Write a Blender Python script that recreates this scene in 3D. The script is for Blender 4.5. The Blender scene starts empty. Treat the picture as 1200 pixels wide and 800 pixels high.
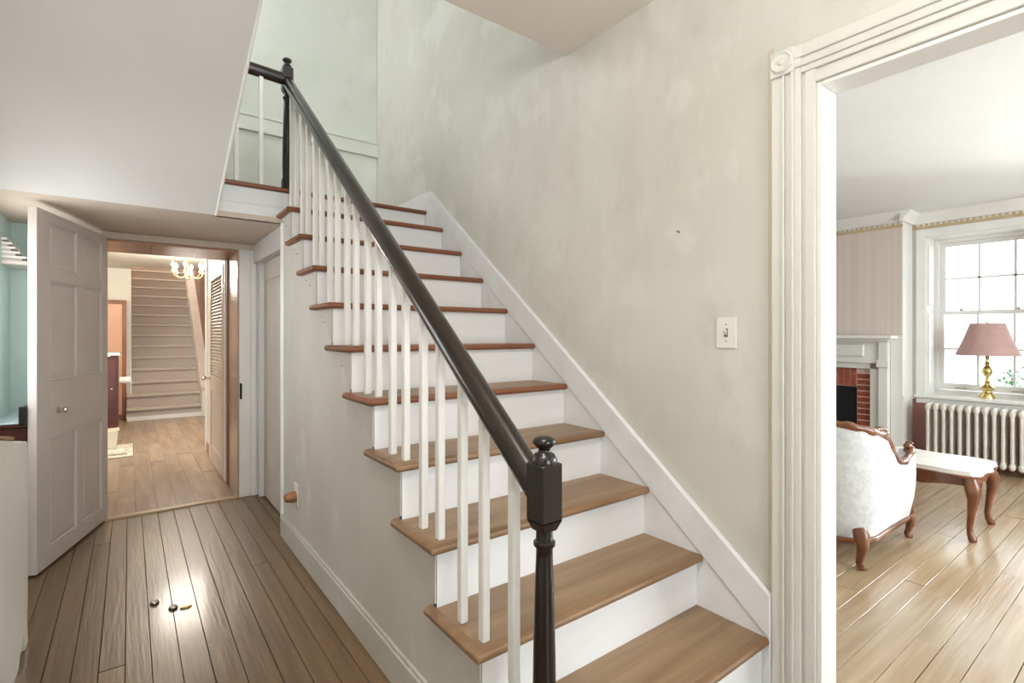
import bpy, bmesh, math, random
from math import sin, cos, pi, radians, sqrt, atan2
from mathutils import Vector
random.seed(7)
S = bpy.context.scene
COL = S.collection

# ------------------------------------------------------------------ camera
YAW = 0.644072
cam_d = bpy.data.cameras.new('camera'); cam = bpy.data.objects.new('camera', cam_d); COL.objects.link(cam)
cam_d.sensor_width = 36.0; cam_d.lens = 597.03/1200*36.0
cam_d.shift_y = -8.34/1200; cam_d.clip_start = 0.02
cam.location = (0, 0, 1.25); cam.rotation_euler = (pi/2, 0, -YAW)
S.camera = cam
# ------------------------------------------------------------------ world, lights, exposure
vs = S.view_settings
vs.view_transform = 'Standard'; vs.look = 'None'; vs.gamma = 1.0; vs.use_curve_mapping = False
vs.exposure = 0.3
w = bpy.data.worlds.new('overcast_sky'); S.world = w; w.use_nodes = True
bg = w.node_tree.nodes['Background']
bg.inputs[0].default_value = (0.90, 0.955, 1.0, 1); bg.inputs[1].default_value = 3.0

def area(name, loc, rot, sx, sy, power, col=(1, 1, 1)):
    l = bpy.data.lights.new(name, 'AREA'); l.shape = 'RECTANGLE'; l.size = sx; l.size_y = sy
    l.energy = power; l.color = col
    o = bpy.data.objects.new(name, l); COL.objects.link(o); o.location = loc; o.rotation_euler = rot
    return o
# area lights added at window openings outside the view to brighten the rooms
area('added_light_front', (0.62, -2.2, 1.35), (radians(90), 0, 0), 1.2, 1.9, 37, (0.985, 0.99, 1.0))
area('added_light_upper', (0.62, -2.2, 4.1), (radians(86), 0, 0), 1.2, 1.5, 105, (0.99, 0.99, 1.0))
area('daylight_landing', (-0.70, 3.72, 3.95), (radians(90), 0, radians(-90)), 0.7, 1.25, 32, (0.96, 0.98, 1.0))
area('daylight_hall_side', (-0.612, 3.425, 1.36), (radians(90), 0, radians(-90)), 1.0, 0.78, 9, (0.96, 0.985, 1.0))
area('added_light_parlor_front', (4.0, -2.19, 1.45), (radians(90), 0, 0), 1.9, 1.65, 90, (0.93, 0.97, 1.0))
area('added_light_parlor_side', (6.80, -0.75, 1.45), (radians(90), 0, radians(90)), 0.86, 1.5, 190, (0.92, 0.97, 1.0))
def bulb(name, loc, power, col, r=0.08):
    l = bpy.data.lights.new(name, 'POINT'); l.energy = power; l.color = col; l.shadow_soft_size = r
    o = bpy.data.objects.new(name, l); COL.objects.link(o); o.location = loc
    return o

# ------------------------------------------------------------------ helpers
def C(r, g, b):
    f = lambda c: c/12.92 if c <= .04045 else ((c+.055)/1.055)**2.4
    return (f(r/255), f(g/255), f(b/255), 1)

MATS = {}
def mat(name, col, rough=0.5, col2=None, scale=(4, 4, 4), detail=4, lo=.35, hi=.65, bump=0, bscale=60, metal=0,
        rnd=0.0, extra=None, emit=0, coat=0, spec=0.5, distort=0.0, tex='NOISE'):
    """principled material: colour pair mixed by noise in object space; rnd = brightness change from object to object"""
    m = bpy.data.materials.new(name); m.use_nodes = True; MATS[name] = m
    nt = m.node_tree; N = nt.nodes; L = nt.links
    p = N['Principled BSDF']
    p.inputs['Roughness'].default_value = rough; p.inputs['Metallic'].default_value = metal
    p.inputs['Specular IOR Level'].default_value = spec
    if coat: p.inputs['Coat Weight'].default_value = coat; p.inputs['Coat Roughness'].default_value = .12
    p.inputs['Base Color'].default_value = col
    tc = N.new('ShaderNodeTexCoord'); oi = N.new('ShaderNodeObjectInfo')
    vec = tc.outputs['Object']
    if rnd:
        a = N.new('ShaderNodeVectorMath'); a.operation = 'SCALE'; a.inputs[0].default_value = (17.3, 9.1, 31.7)
        L.new(oi.outputs['Random'], a.inputs['Scale'])
        b = N.new('ShaderNodeVectorMath'); b.operation = 'ADD'; L.new(vec, b.inputs[0]); L.new(a.outputs[0], b.inputs[1]); vec = b.outputs[0]
    out = None
    if col2:
        mp = N.new('ShaderNodeMapping'); mp.inputs['Scale'].default_value = scale; L.new(vec, mp.inputs['Vector'])
        nz = N.new('ShaderNodeTexNoise'); nz.inputs['Scale'].default_value = 1; nz.inputs['Detail'].default_value = detail
        nz.inputs['Distortion'].default_value = distort
        L.new(mp.outputs[0], nz.inputs['Vector'])
        cr = N.new('ShaderNodeValToRGB'); cr.color_ramp.elements[0].position = lo; cr.color_ramp.elements[1].position = hi
        cr.color_ramp.elements[0].color = col; cr.color_ramp.elements[1].color = col2
        L.new(nz.outputs['Fac'], cr.inputs[0]); out = cr.outputs[0]
    for e in (extra or []):   # (colour, scale, lo, hi, amount): further stains of their own shape
        c3, sc, l3, h3, am = e
        mp = N.new('ShaderNodeMapping'); mp.inputs['Scale'].default_value = sc; mp.inputs['Location'].default_value = (sc[0]*3.1, 1.7, sc[2]*.7); L.new(vec, mp.inputs['Vector'])
        nz = N.new('ShaderNodeTexNoise'); nz.inputs['Scale'].default_value = 1; nz.inputs['Detail'].default_value = 5
        L.new(mp.outputs[0], nz.inputs['Vector'])
        cr = N.new('ShaderNodeValToRGB'); cr.color_ramp.elements[0].position = l3; cr.color_ramp.elements[1].position = h3
        cr.color_ramp.elements[1].color = (am, am, am, 1); L.new(nz.outputs['Fac'], cr.inputs[0])
        mx = N.new('ShaderNodeMix'); mx.data_type = 'RGBA'; L.new(cr.outputs[0], mx.inputs[0])
        if out: L.new(out, mx.inputs[6])
        else: mx.inputs[6].default_value = col
        mx.inputs[7].default_value = c3; out = mx.outputs[2]
    if rnd:
        mr = N.new('ShaderNodeMapRange'); mr.inputs[3].default_value = 1-rnd; mr.inputs[4].default_value = 1+rnd
        L.new(oi.outputs['Random'], mr.inputs[0])
        hs = N.new('ShaderNodeHueSaturation'); L.new(mr.outputs[0], hs.inputs['Value'])
        if out: L.new(out, hs.inputs['Color'])
        else: hs.inputs['Color'].default_value = col
        out = hs.outputs[0]
    if out: L.new(out, p.inputs['Base Color'])
    if bump:
        nz = N.new('ShaderNodeTexNoise'); nz.inputs['Scale'].default_value = 1; nz.inputs['Detail'].default_value = 4
        mp = N.new('ShaderNodeMapping'); mp.inputs['Scale'].default_value = bscale if isinstance(bscale, tuple) else (bscale,)*3
        L.new(vec, mp.inputs['Vector']); L.new(mp.outputs[0], nz.inputs['Vector'])
        bp = N.new('ShaderNodeBump'); bp.inputs['Strength'].default_value = bump; bp.inputs['Distance'].default_value = .004
        L.new(nz.outputs['Fac'], bp.inputs['Height']); L.new(bp.outputs[0], p.inputs['Normal'])
    if emit:
        p.inputs['Emission Color'].default_value = col; p.inputs['Emission Strength'].default_value = emit
    return m

mat('plaster', C(209, 206, 197), .62, C(198, 196, 185), (.9, .9, 1.1), 6, .38, .62, .25, 26, spec=.3,
    extra=[(C(188, 184, 172), (1.8, 1.8, .5), .5, .66, .5), (C(220, 218, 211), (2.6, 2.6, 2.0), .56, .61, .38), (C(199, 191, 184), (2.4, 2.4, 1.6), .56, .68, .5),
           (C(187, 181, 170), (8, 8, 5), .58, .72, .3), (C(216, 213, 205), (11, 11, 6), .62, .68, .3)])
mat('plaster_green', C(204, 206, 197), .62, C(194, 197, 186), (.9, .9, 1.1), 6, .38, .62, .25, 26, spec=.3,
    extra=[(C(216, 219, 215), (2.2, 2.2, 1.6), .56, .64, .35), (C(184, 186, 174), (6, 6, 4), .58, .72, .3)])
mat('plaster_low', C(206, 201, 193), .6, C(194, 188, 178), (1.6, 1.6, 1.2), 5, .38, .66, .2, 22, spec=.3,
    extra=[(C(216, 212, 206), (4, 4, 2.5), .6, .7, .5)])
mat('ceiling_paint', C(212, 209, 206), .6, C(204, 200, 196), (1.1, 1.1, 1.1), 4, .35, .65, .15, 30, spec=.25)
mat('hall_ceiling', C(234, 226, 216), .6, C(226, 217, 206), (1.3, 1.3, 1.3), 4, .35, .65, .15, 30, spec=.25)
mat('ceiling_beige', C(206, 190, 174), .6, C(196, 180, 165), (1.3, 1.3, 1.3), 4, .35, .65, .15, 30, spec=.25)
mat('parlor_ceiling', C(243, 243, 242), .6, C(238, 238, 236), (1.1, 1.1, 1.1), 4, spec=.25)
mat('teal_plaster', C(194, 214, 209), .4, C(178, 200, 194), (1.6, 1.6, .8), 4, .35, .65, .1, 20)
mat('white_trim', C(236, 234, 230), .38, C(227, 225, 220), (2, 2, 2), 4, .4, .7, .12, (60, 60, 8))
mat('cream_trim', C(221, 218, 211), .42, C(212, 208, 200), (3, 3, .8), 4, .4, .7, .12, (60, 60, 8))
mat('riser_white', C(232, 232, 233), .42, C(223, 222, 222), (1.2, 6, 6), 4, .4, .7, .12, 30)
mat('baluster_white', C(236, 235, 232), .35, C(227, 225, 220), (4, 4, 4), 3)
mat('door_paint', C(212, 203, 196), .42, C(201, 191, 184), (2, 2, 2), 4, .4, .7, .12, (60, 60, 8))
mat('tread_wood', C(161, 133, 102), .42, C(136, 107, 79), (1.3, 22, 22), 5, .35, .7, .12, (6, 90, 90), rnd=.07,
    extra=[(C(104, 77, 55), (1.1, 14, 14), .6, .74, .6)], distort=.4)
mat('nosing_tan', C(146, 114, 84), .4, C(120, 89, 62), (2, 22, 22), 4, .35, .7, .1, (6, 90, 90), rnd=.06)
mat('nosing_red', C(140, 88, 60), .36, C(114, 67, 45), (2, 22, 22), 4, .35, .7, .1, (6, 90, 90), rnd=.06)
mat('return_wood', C(160, 124, 92), .4, C(136, 100, 70), (22, 2, 22), 4, .35, .7, .1, (90, 6, 90), rnd=.06)
mat('rail_dark', C(42, 31, 25), .24, C(30, 22, 18), (20, 3, 3), 4, coat=.35)
mat('newel_dark', C(30, 22, 19), .28, C(22, 16, 14), (14, 14, 3), 4, coat=.3)
mat('hall_floor', C(124, 99, 70), .34, C(99, 76, 51), (26, 1.4, 26), 5, .34, .68, .35, (70, 5, 70), rnd=.09, coat=.25,
    extra=[(C(88, 69, 50), (10, 1.2, 8), .62, .76, .5), (C(62, 47, 35), (34, 22, 8), .72, .76, .7)], distort=.5)
mat('parlor_floor', C(183, 159, 129), .2, C(163, 137, 106), (1.3, 26, 26), 5, .34, .68, .45, (5, 70, 70), rnd=.06, coat=.25,
    extra=[(C(136, 104, 72), (1.1, 9, 8), .6, .76, .5), (C(120, 88, 60), (22, 34, 8), .73, .77, .7)], distort=.6)
mat('far_floor', C(158, 137, 116), .34, C(128, 104, 82), (14, 1.3, 14), 4, .3, .7, .12, (60, 5, 60), rnd=.24, coat=.15,
    extra=[(C(120, 88, 62), (9, 1.1, 8), .58, .76, .6)], distort=.9)
mat('gap_dark', C(42, 30, 22), .8)
mat('subfloor', C(70, 54, 42), .8)
mat('threshold_wood', C(182, 158, 122), .4, C(160, 134, 100), (2, 30, 30), 4)
mat('jamb_wood', C(178, 122, 82), .3, C(150, 96, 62), (3, 10, 10), 4, coat=.2)
mat('jamb_beige', C(186, 166, 150), .2, C(170, 148, 132), (10, 10, 1.2), 4, coat=.3)
mat('far_white', C(228, 222, 208), .6, C(220, 213, 198), (2, 2, 2))
mat('far_door', C(206, 190, 176), .42, C(196, 178, 164), (2, 2, 2), 4)
mat('carpet', C(198, 187, 177), .95, C(180, 168, 158), (60, 60, 60), 3, .3, .7, .8, 320, spec=.05)
mat('brown_wood', C(140, 96, 64), .45, C(112, 72, 46), (12, 12, 1), 4, rnd=.2)
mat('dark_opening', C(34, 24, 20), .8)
mat('mahogany', C(96, 44, 36), .3, C(72, 30, 25), (10, 10, 2), 4, coat=.3)
mat('peach', C(226, 180, 150), .5, C(214, 166, 136), (2, 2, 2))
mat('panel_frame', C(160, 104, 72), .4, C(136, 84, 56), (10, 10, 2), 4)
mat('paper', C(238, 232, 222), .7)
mat('mat_white', C(214, 208, 194), .9, C(176, 168, 152), (26, 26, 26), 3, .45, .6, .5, 160)
mat('mat_print', C(120, 112, 100), .9, C(150, 140, 126), (20, 20, 20), 3)
mat('bin_cream', C(226, 216, 194), .5)
mat('brass', C(232, 214, 150), .25, C(214, 192, 122), (20, 20, 20), 3, metal=1)
mat('old_brass', C(168, 140, 98), .35, metal=1)
mat('nickel', C(206, 198, 186), .3, metal=1)
mat('black_iron', C(30, 32, 30), .45, metal=.3)
mat('plug_brown', C(170, 118, 72), .4, C(140, 92, 54), (30, 30, 30), 3)
mat('switch_ivory', C(229, 225, 217), .35)
mat('switch_slot', C(120, 108, 96), .5)
mat('glass_top', C(196, 214, 220), .08, spec=.8)
mat('wallpaper', C(222, 208, 199), .65, C(217, 202, 192), (2, 26, .12), 2, .42, .58, spec=.2)
mat('pink_wall', C(176, 128, 122), .55, C(160, 110, 102), (2, 2, 2), 4)
mat('parlor_wall', C(232, 228, 224), .6, C(225, 220, 215), (2, 2, 2), 4)
mat('old_edge', C(198, 190, 168), .6, C(188, 178, 154), (3, 3, 3))
mat('border_tan', C(206, 184, 150), .6, C(192, 168, 132), (14, 14, 14), 3)
mat('brick', C(164, 84, 64), .75, C(136, 62, 47), (26, 26, 26), 4, .35, .65, .6, 120, rnd=.16)
mat('mortar', C(226, 200, 186), .9, C(214, 186, 172), (40, 40, 40))
mat('firebox_black', C(14, 13, 13), .8)
mat('radiator_white', C(232, 227, 218), .4, C(216, 206, 194), (6, 6, 6), 4)
mat('shade_pink', C(196, 160, 154), .7, C(190, 153, 147), (14, 14, 14), 3)
mat('walnut', C(134, 82, 50), .28, C(98, 54, 32), (8, 8, 8), 5, .35, .65, .2, 40, coat=.35)
mat('brocade', C(228, 230, 231), .6, C(216, 219, 222), (30, 30, 30), 5, .46, .56, .5, 30, distort=.8, spec=.3)
mat('table_white', C(238, 232, 226), .3, C(228, 220, 213), (5, 5, 5), 5)
mat('hearth_slate', C(120, 96, 88), .6, C(104, 80, 72), (8, 8, 8))
mat('leaf', C(74, 122, 70), .55, C(52, 96, 54), (20, 20, 20), rnd=.1)
mat('bark', C(90, 72, 54), .8)
mat('paving', C(222, 222, 218), .85, C(212, 212, 208), (.6, .6, .6))
mat('bulb_glow', (1.0, .90, .76, 1), .4, emit=40)
mat('globe_glow', (1.0, .93, .82, 1), .4, emit=4)
mat('candle', C(236, 226, 204), .5)
# thin window glass: mostly clear, a Fresnel share of mirror
g = bpy.data.materials.new('window_glass'); g.use_nodes = True; MATS['window_glass'] = g
nt = g.node_tree; nt.nodes.clear()
o_ = nt.nodes.new('ShaderNodeOutputMaterial'); mx = nt.nodes.new('ShaderNodeMixShader'); tr = nt.nodes.new('ShaderNodeBsdfTransparent'); gl = nt.nodes.new('ShaderNodeBsdfGlossy')
gl.inputs['Roughness'].default_value = .02; fr = nt.nodes.new('ShaderNodeFresnel'); fr.inputs[0].default_value = 1.3
tr.inputs[0].default_value = (.97, .985, .98, 1)
nt.links.new(fr.outputs[0], mx.inputs[0]); nt.links.new(tr.outputs[0], mx.inputs[1]); nt.links.new(gl.outputs[0], mx.inputs[2]); nt.links.new(mx.outputs[0], o_.inputs[0])

BASE = {}      # object name -> origin of that object in the frame its thing was modelled in
class MB:
    def __init__(s): s.v = []; s.f = []
    def add(s, vs, fs):
        n = len(s.v); s.v += [tuple(p) for p in vs]; s.f += [tuple(i+n for i in f) for f in fs]; return s
    def box(s, x0, x1, y0, y1, z0, z1):
        x0, x1 = sorted((x0, x1)); y0, y1 = sorted((y0, y1)); z0, z1 = sorted((z0, z1))
        return s.add([(x0,y0,z0),(x1,y0,z0),(x1,y1,z0),(x0,y1,z0),(x0,y0,z1),(x1,y0,z1),(x1,y1,z1),(x0,y1,z1)],
                     [(3,2,1,0),(4,5,6,7),(0,1,5,4),(1,2,6,5),(2,3,7,6),(3,0,4,7)])
    def prism(s, poly, axis, a, b):
        def P(p, t): return {'x': (t, p[0], p[1]), 'y': (p[0], t, p[1]), 'z': (p[0], p[1], t)}[axis]
        n = len(poly)
        return s.add([P(p, a) for p in poly]+[P(p, b) for p in poly],
                     [tuple(range(n))[::-1], tuple(range(n, 2*n))]+[(i, (i+1) % n, n+(i+1) % n, n+i) for i in range(n)])
    def lathe(s, prof, cx=0, cy=0, cz=0, n=20):
        vs = []; fs = []; k = len(prof)
        for i in range(n):
            a = 2*pi*i/n
            for r, z in prof: vs.append((cx+r*cos(a), cy+r*sin(a), cz+z))
        for i in range(n):
            j = (i+1) % n
            for q in range(k-1): fs.append((i*k+q, j*k+q, j*k+q+1, i*k+q+1))
        fs.append(tuple(i*k for i in range(n))[::-1]); fs.append(tuple(i*k+k-1 for i in range(n)))
        return s.add(vs, fs)
    def tube(s, pts, r, n=10, ry=None, up=(0, 0, 1), rot=0):
        """tube along points; r a number or list; ry = second half-axis (along the frame's up side)"""
        pts = [Vector(p) for p in pts]; m = len(pts); vs = []; fs = []
        rr = r if isinstance(r, (list, tuple)) else [r]*m
        r2 = ry if isinstance(ry, (list, tuple)) else ([ry]*m if ry else rr)
        for i, p in enumerate(pts):
            t = (pts[min(i+1, m-1)]-pts[max(i-1, 0)]).normalized()
            u = Vector(up); a = t.cross(u)
            if a.length < 1e-3: a = t.cross(Vector((1, 0, 0)))
            a.normalize(); b = a.cross(t).normalized()
            for k in range(n):
                an = 2*pi*k/n+rot; vs.append(p+a*(rr[i]*cos(an))+b*(r2[i]*sin(an)))
        for i in range(m-1):
            for k in range(n):
                j = (k+1) % n; fs.append((i*n+k, i*n+j, (i+1)*n+j, (i+1)*n+k))
        fs.append(tuple(range(n))[::-1]); fs.append(tuple(range((m-1)*n, m*n)))
        return s.add(vs, fs)
    def ball(s, c, rx, ry=None, rz=None, n=12, m=8):
        ry = ry or rx; rz = rz or rx
        prof = [(max(sin(pi*i/m), 1e-4), -cos(pi*i/m)) for i in range(m+1)]
        q = MB().lathe(prof, n=n); return s.add([(c[0]+x*rx, c[1]+y*ry, c[2]+z*rz) for x, y, z in q.v], q.f)
    def build(s, name, m, parent=None, bevel=0, smooth=35, origin=None, seg=1):
        xs, ys, zs = zip(*s.v)
        o3 = origin or ((min(xs)+max(xs))/2, (min(ys)+max(ys))/2, min(zs))
        me = bpy.data.meshes.new(name)
        me.from_pydata([(x-o3[0], y-o3[1], z-o3[2]) for x, y, z in s.v], [], s.f)
        bm = bmesh.new(); bm.from_mesh(me); bmesh.ops.recalc_face_normals(bm, faces=bm.faces)
        if bevel:
            bmesh.ops.bevel(bm, geom=[e for e in bm.edges if len(e.link_faces) == 2 and e.calc_face_angle(0) > .6], offset=bevel, segments=seg, affect='EDGES', profile=.5, clamp_overlap=True)
        bm.to_mesh(me); bm.free()
        me.polygons.foreach_set('use_smooth', [True]*len(me.polygons)); me.set_sharp_from_angle(angle=radians(smooth))
        me.materials.append(MATS[m])
        o = bpy.data.objects.new(name, me); COL.objects.link(o)
        if parent:
            o.parent = parent; b = BASE[parent.name]; o.location = (o3[0]-b[0], o3[1]-b[1], o3[2]-b[2])
        else: o.location = o3
        BASE[o.name] = o3
        return o
def box(*a): return MB().box(*a)
def tag(o, label, cat=None, group=None, kind=None):
    o['label'] = label
    if cat: o['category'] = cat
    if group: o['group'] = group
    if kind: o['kind'] = kind
    return o
def st(o, label, cat): return tag(o, label, cat, kind='structure')
def root(name, loc=(0, 0, 0), rz=0, local=False):
    """Empty at the base of a thing; local=True: parts are modelled about it and turn with it"""
    e = bpy.data.objects.new(name, None); COL.objects.link(e); e.location = loc; e.rotation_euler = (0, 0, rz); e.empty_display_size = .1
    BASE[e.name] = (0, 0, 0) if local else tuple(loc)
    return e
def lerp(a, b, t): return a+(b-a)*t

# ------------------------------------------------------------------ measures (metres; camera stands at x=0, y=0)
XR, XS, YB = 1.785, .765, 4.40          # right wall, stair side, back wall
RISE, RUN, NOSE = .2, .2536, .872
LZ = 2.17                               # landing
HC = 2.67                               # hall ceiling
def ny(k): return NOSE+RUN*(k-1)

# ================================================================== SETTING
# --- floors
def planks(fl, lines, along, ranges, m, z=0, gap=.0026, seed=1):
    """boards between neighbouring joint lines, cut at staggered end joints; each board its own object"""
    r = random.Random(seed)
    for i in range(len(lines)-1):
        a, b = lines[i], lines[i+1]; s0, s1, ln = ranges; t = s0; first = True
        while t < s1-.02:
            e = min(s1, t+(ln*r.uniform(.3, 1.0) if first else ln*r.uniform(.8, 1.25))); first = False
            if s1-e < .35: e = s1
            dz = r.uniform(-.0012, .0012); h = gap/2
            if along == 'y': q = box(a+h, b-h, t+.0015, e-.0015, z-.02, z+dz)
            else: q = box(t+.0015, e-.0015, a+h, b-h, z-.02, z+dz)
            q.build('plank', m, fl, bevel=.0005); t = e
fl = box(-.74, 1.9, -2.2, 4.4, -.14, -.021).build('floor', 'gap_dark'); st(fl, 'worn brown plank floor of the stair hall', 'floor')
L = [-.595, -.52, -.43, -.345, -.255, -.171, -.092, -.013, .068, .158, .25, .343, .445, .53, .61, .69, .78, .84]
planks(fl, L, 'y', (1.0, 4.395, 4.6), 'hall_floor', seed=5)
planks(fl, [.84, .96, 1.08, 1.2, 1.32, 1.44, 1.56, 1.68, 1.785], 'y', (-2.0, .86, 3), 'hall_floor', seed=9)
planks(fl, [-.595, -.48, -.36, -.24, -.12, 0, .12, .24, .36, .48, .6, .72, .84], 'y', (-2.0, 1.0, 3), 'hall_floor', seed=12)
fp = box(1.9, 6.75, -2.2, 4.4, -.14, -.021).build('floor', 'gap_dark'); st(fp, 'honey coloured wide plank floor of the parlor', 'floor')
L = [-2.05]
r_ = random.Random(3)
while L[-1] < .26: L.append(L[-1]+r_.uniform(.09, .125))
L = L[:-1]+[.27, .381, .497, .596, .682, .79, .874, .964, 1.094, 1.2, 1.31, 1.42, 1.53, 1.64, 1.75, 1.86, 1.97, 2.08, 2.2, 2.32, 2.44, 2.56]
planks(fp, L, 'x', (1.79, 6.4, 2.0), 'parlor_floor', seed=21)
ff = box(-2.4, 2.7, 4.41, 9.6, -.14, -.021).build('floor', 'subfloor'); st(ff, 'multi toned plank floor of the far room', 'floor')
planks(ff, [-1.1, -.98, -.86, -.74, -.62, -.5, -.38, -.26, -.165, -.07, .035, .165, .28, .40, .53, .665], 'y', (4.41, 9.6, 1.1), 'far_floor', gap=.0008, seed=33)
planks(ff, [.665, .79, .91, 1.03, 1.15, 1.27], 'y', (6.3, 9.6, 1.1), 'far_floor', gap=.0008, seed=34)

# --- hall walls
wr = MB().box(XR, 1.885, .727, 4.95, 0, 5.3).box(XR, 1.885, -.273, .727, 2.066, 5.3).box(XR, 1.885, -2.2, -.273, 0, 5.3).build('wall_right', 'plaster', smooth=10)
st(wr, 'stained cream plaster wall rising along the stairs', 'wall')
wb = MB().box(.67, XR, YB, 4.95, 0, 5.3).box(-.745, -.15, YB, 4.95, 0, 5.3).box(-.15, .67, YB, 4.95, 1.895, 5.3).build('wall_back', 'plaster_green', smooth=10)
st(wb, 'pale green plaster wall behind the stair landing', 'wall')
wl = MB().box(-.745, -.595, -2.2, 2.9, 0, 2.97).box(-.745, -.595, 3.95, 4.40, 0, 2.97).box(-.745, -.595, 2.9, 3.95, 0, .95).box(-.745, -.595, 2.9, 3.95, 1.77, 2.97).build('wall_left', 'plaster', smooth=10); st(wl, 'cream plaster left wall of the stair hall', 'wall')
tl = box(-.5949, -.589, 3.96, 4.385, 0, 1.944).build('wall_panel', 'teal_plaster'); st(tl, 'pale teal wall at the left edge behind the open door', 'wall')
tp = box(-.589, -.155, 4.385, 4.4, 0, 1.944).build('wall_panel', 'teal_plaster'); st(tp, 'pale teal end wall beside the open door', 'wall')
wl2 = MB().box(-.745, -.595, -2.2, 3.35, 2.97, 5.3).box(-.745, -.595, 4.1, 4.40, 2.97, 5.3).box(-.745, -.595, 3.35, 4.1, 2.97, 3.3).box(-.745, -.595, 3.35, 4.1, 4.6, 5.3).build('wall_left', 'plaster_green', smooth=10)
st(wl2, 'pale plaster wall upstairs left of the landing', 'wall')
wf = MB().box(-.745, 0, -2.25, -2.1, 0, 5.3).box(1.25, 1.9, -2.25, -2.1, 0, 5.3).box(0, 1.25, -2.25, -2.1, 2.35, 3.3).box(0, 1.25, -2.25, -2.1, 4.9, 5.3).box(0, 1.25, -2.25, -2.1, 0, .35).build('wall_front', 'plaster', smooth=10)
st(wf, 'cream plaster front wall of the hall', 'wall')

# --- ceilings
cl = MB().box(-.595, XR, -2.1, 1.907, HC, 2.97).box(-.595, .45, 1.907, 2.36, HC+.11, 2.97).build('ceiling', 'hall_ceiling', smooth=10)
st(cl, 'beige hall ceiling ending at the stairwell', 'ceiling')
cu = box(-.745, 1.9, -2.25, 4.95, 5.3, 5.4).build('ceiling', 'ceiling_paint'); st(cu, 'upstairs ceiling above the stairwell', 'ceiling')
clu = MB().box(-.595, .83, 3.41, YB, 1.945, 1.975).build('ceiling', 'ceiling_beige'); st(clu, 'low beige ceiling under the stair landing', 'ceiling')
def sx(y): return .398+.0565*(3.41-y)
def slope(y): return 1.945+.79*(3.41-y)
so = MB().add([(-.595, 3.41, 1.945), (sx(3.41), 3.41, 1.945), (sx(2.36), 2.36, slope(2.36)), (-.595, 2.36, slope(2.36)),
               (-.595, 3.41, 1.985), (sx(3.41), 3.41, 1.985), (sx(2.36), 2.32, slope(2.36)+.01), (-.595, 2.32, slope(2.36)+.01)],
              [(0, 1, 2, 3), (7, 6, 5, 4), (0, 4, 5, 1), (1, 5, 6, 2), (2, 6, 7, 3), (3, 7, 4, 0)]).build('ceiling', 'ceiling_paint', smooth=4)
st(so, 'sloping white plaster soffit under the upper stair flight', 'ceiling')
MB().tube([(sx(3.41)+.006, 3.415, 1.948), (sx(2.36)+.006, 2.36, slope(2.36))], .009, 8).build('edge_bead', 'white_trim', so)

# --- right doorway trim
tr1 = root('trim_1', (XR, .79, 0)); st(tr1, 'white moulded casing with corner block around the parlor doorway', 'door casing')
OY, TZ = .865, 2.066
bands = [(.0, .036, .020), (.036, .044, .026), (.044, .066, .018), (.066, .076, .030), (.076, .096, .023), (.096, .106, .012), (.106, .138, .017)]
q = MB()
for a, b, t in bands: q.box(XR-t, XR+.001, OY-b, OY-a, 0, TZ+.138)
q.build('casing', 'cream_trim', tr1, bevel=.002)
q = MB()
for a, b, t in bands: q.box(XR-t, XR+.001, -.272, OY-.078 if b <= .06 else OY-b, TZ+.138-b, TZ+.138-a)
q.build('head_casing', 'cream_trim', tr1, bevel=.002)
cb = box(XR-.032, XR+.001, OY-.078, OY+.001, TZ+.055, TZ+.139).build('corner_block', 'cream_trim', tr1, bevel=.003)
rs = MB().lathe([(.001, 0), (.036, 0), (.036, .004), (.031, .009), (.026, .005), (.012, .005), (.008, .010), (.001, .012)], n=24)
MB().add([(XR-.032-z, OY-.04+x, TZ+.097+y) for x, y, z in rs.v], rs.f).build('rosette', 'cream_trim', cb)
box(XR-.006, 1.891, .7115, .727, 0, TZ).build('jamb', 'white_trim', tr1, bevel=.002)
box(XR-.006, 1.891, -.257, .711, TZ-.015, TZ-.0005).build('head_jamb', 'white_trim', tr1, bevel=.002)
box(XR-.006, 1.891, -.273, -.258, 0, TZ).build('jamb', 'white_trim', tr1)
q = MB()
for a, b, t in bands: q.box(XR-t, XR+.001, -.273-.138+a, -.273-.138+b, 0, TZ+.018)
q.build('casing', 'cream_trim', tr1, bevel=.002)
box(1.885, 1.905, .727, .85, 0, 2.18).build('casing', 'white_trim', tr1)
ct = box(XR-.003, XR+.001, OY+.002, OY+.020, .36, 2.24).build('trim_2', 'old_edge'); st(ct, 'narrow strip of old tan plaster beside the parlor door casing', 'trim')

# --- back doorway (thick wall)
tb = root('trim_3', (.26, 4.66, 0)); st(tb, 'white casing and wooden jamb lining of the far doorway', 'door casing')
q = MB().box(.672, .752, 4.372, 4.401, 0, 1.90).box(.752, .79, 4.36, 4.401, 0, 1.90).box(.79, .829, 4.372, 4.401, 0, 1.90)
q.build('casing', 'white_trim', tb, bevel=.003)
box(-.24, .829, 4.374, 4.401, 1.897, 1.944).build('head_casing', 'ceiling_beige', tb, bevel=.003)
MB().lathe([(.02, 0), (.02, .01)], n=4)
box(.66, .671, 4.38, 4.83, 0, 1.893).build('jamb_panel', 'jamb_beige', tb)
box(.648, .671, 4.815, 4.835, 0, 1.893).build('jamb_stop', 'panel_frame', tb)
box(-.15, -.139, 4.38, 4.96, 0, 1.893).build('jamb_panel', 'jamb_beige', tb)
for i in range(3): box(-.138+.2663*i, -.138+.2663*(i+1)-.002, 4.385, 4.955, 1.880, 1.8945).build('soffit_board', 'jamb_wood', tb)
box(.674, .690, 4.362, 4.373, .755, .875).build('strike_plate', 'black_iron', tb, bevel=.002)
th = MB().prism([(4.352, .0), (4.36, .012), (4.385, .016), (4.41, .012), (4.42, .0)], 'x', -.148, .66).build('trim_4', 'threshold_wood'); st(th, 'pale wooden threshold strip across the far doorway', 'threshold')

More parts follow.
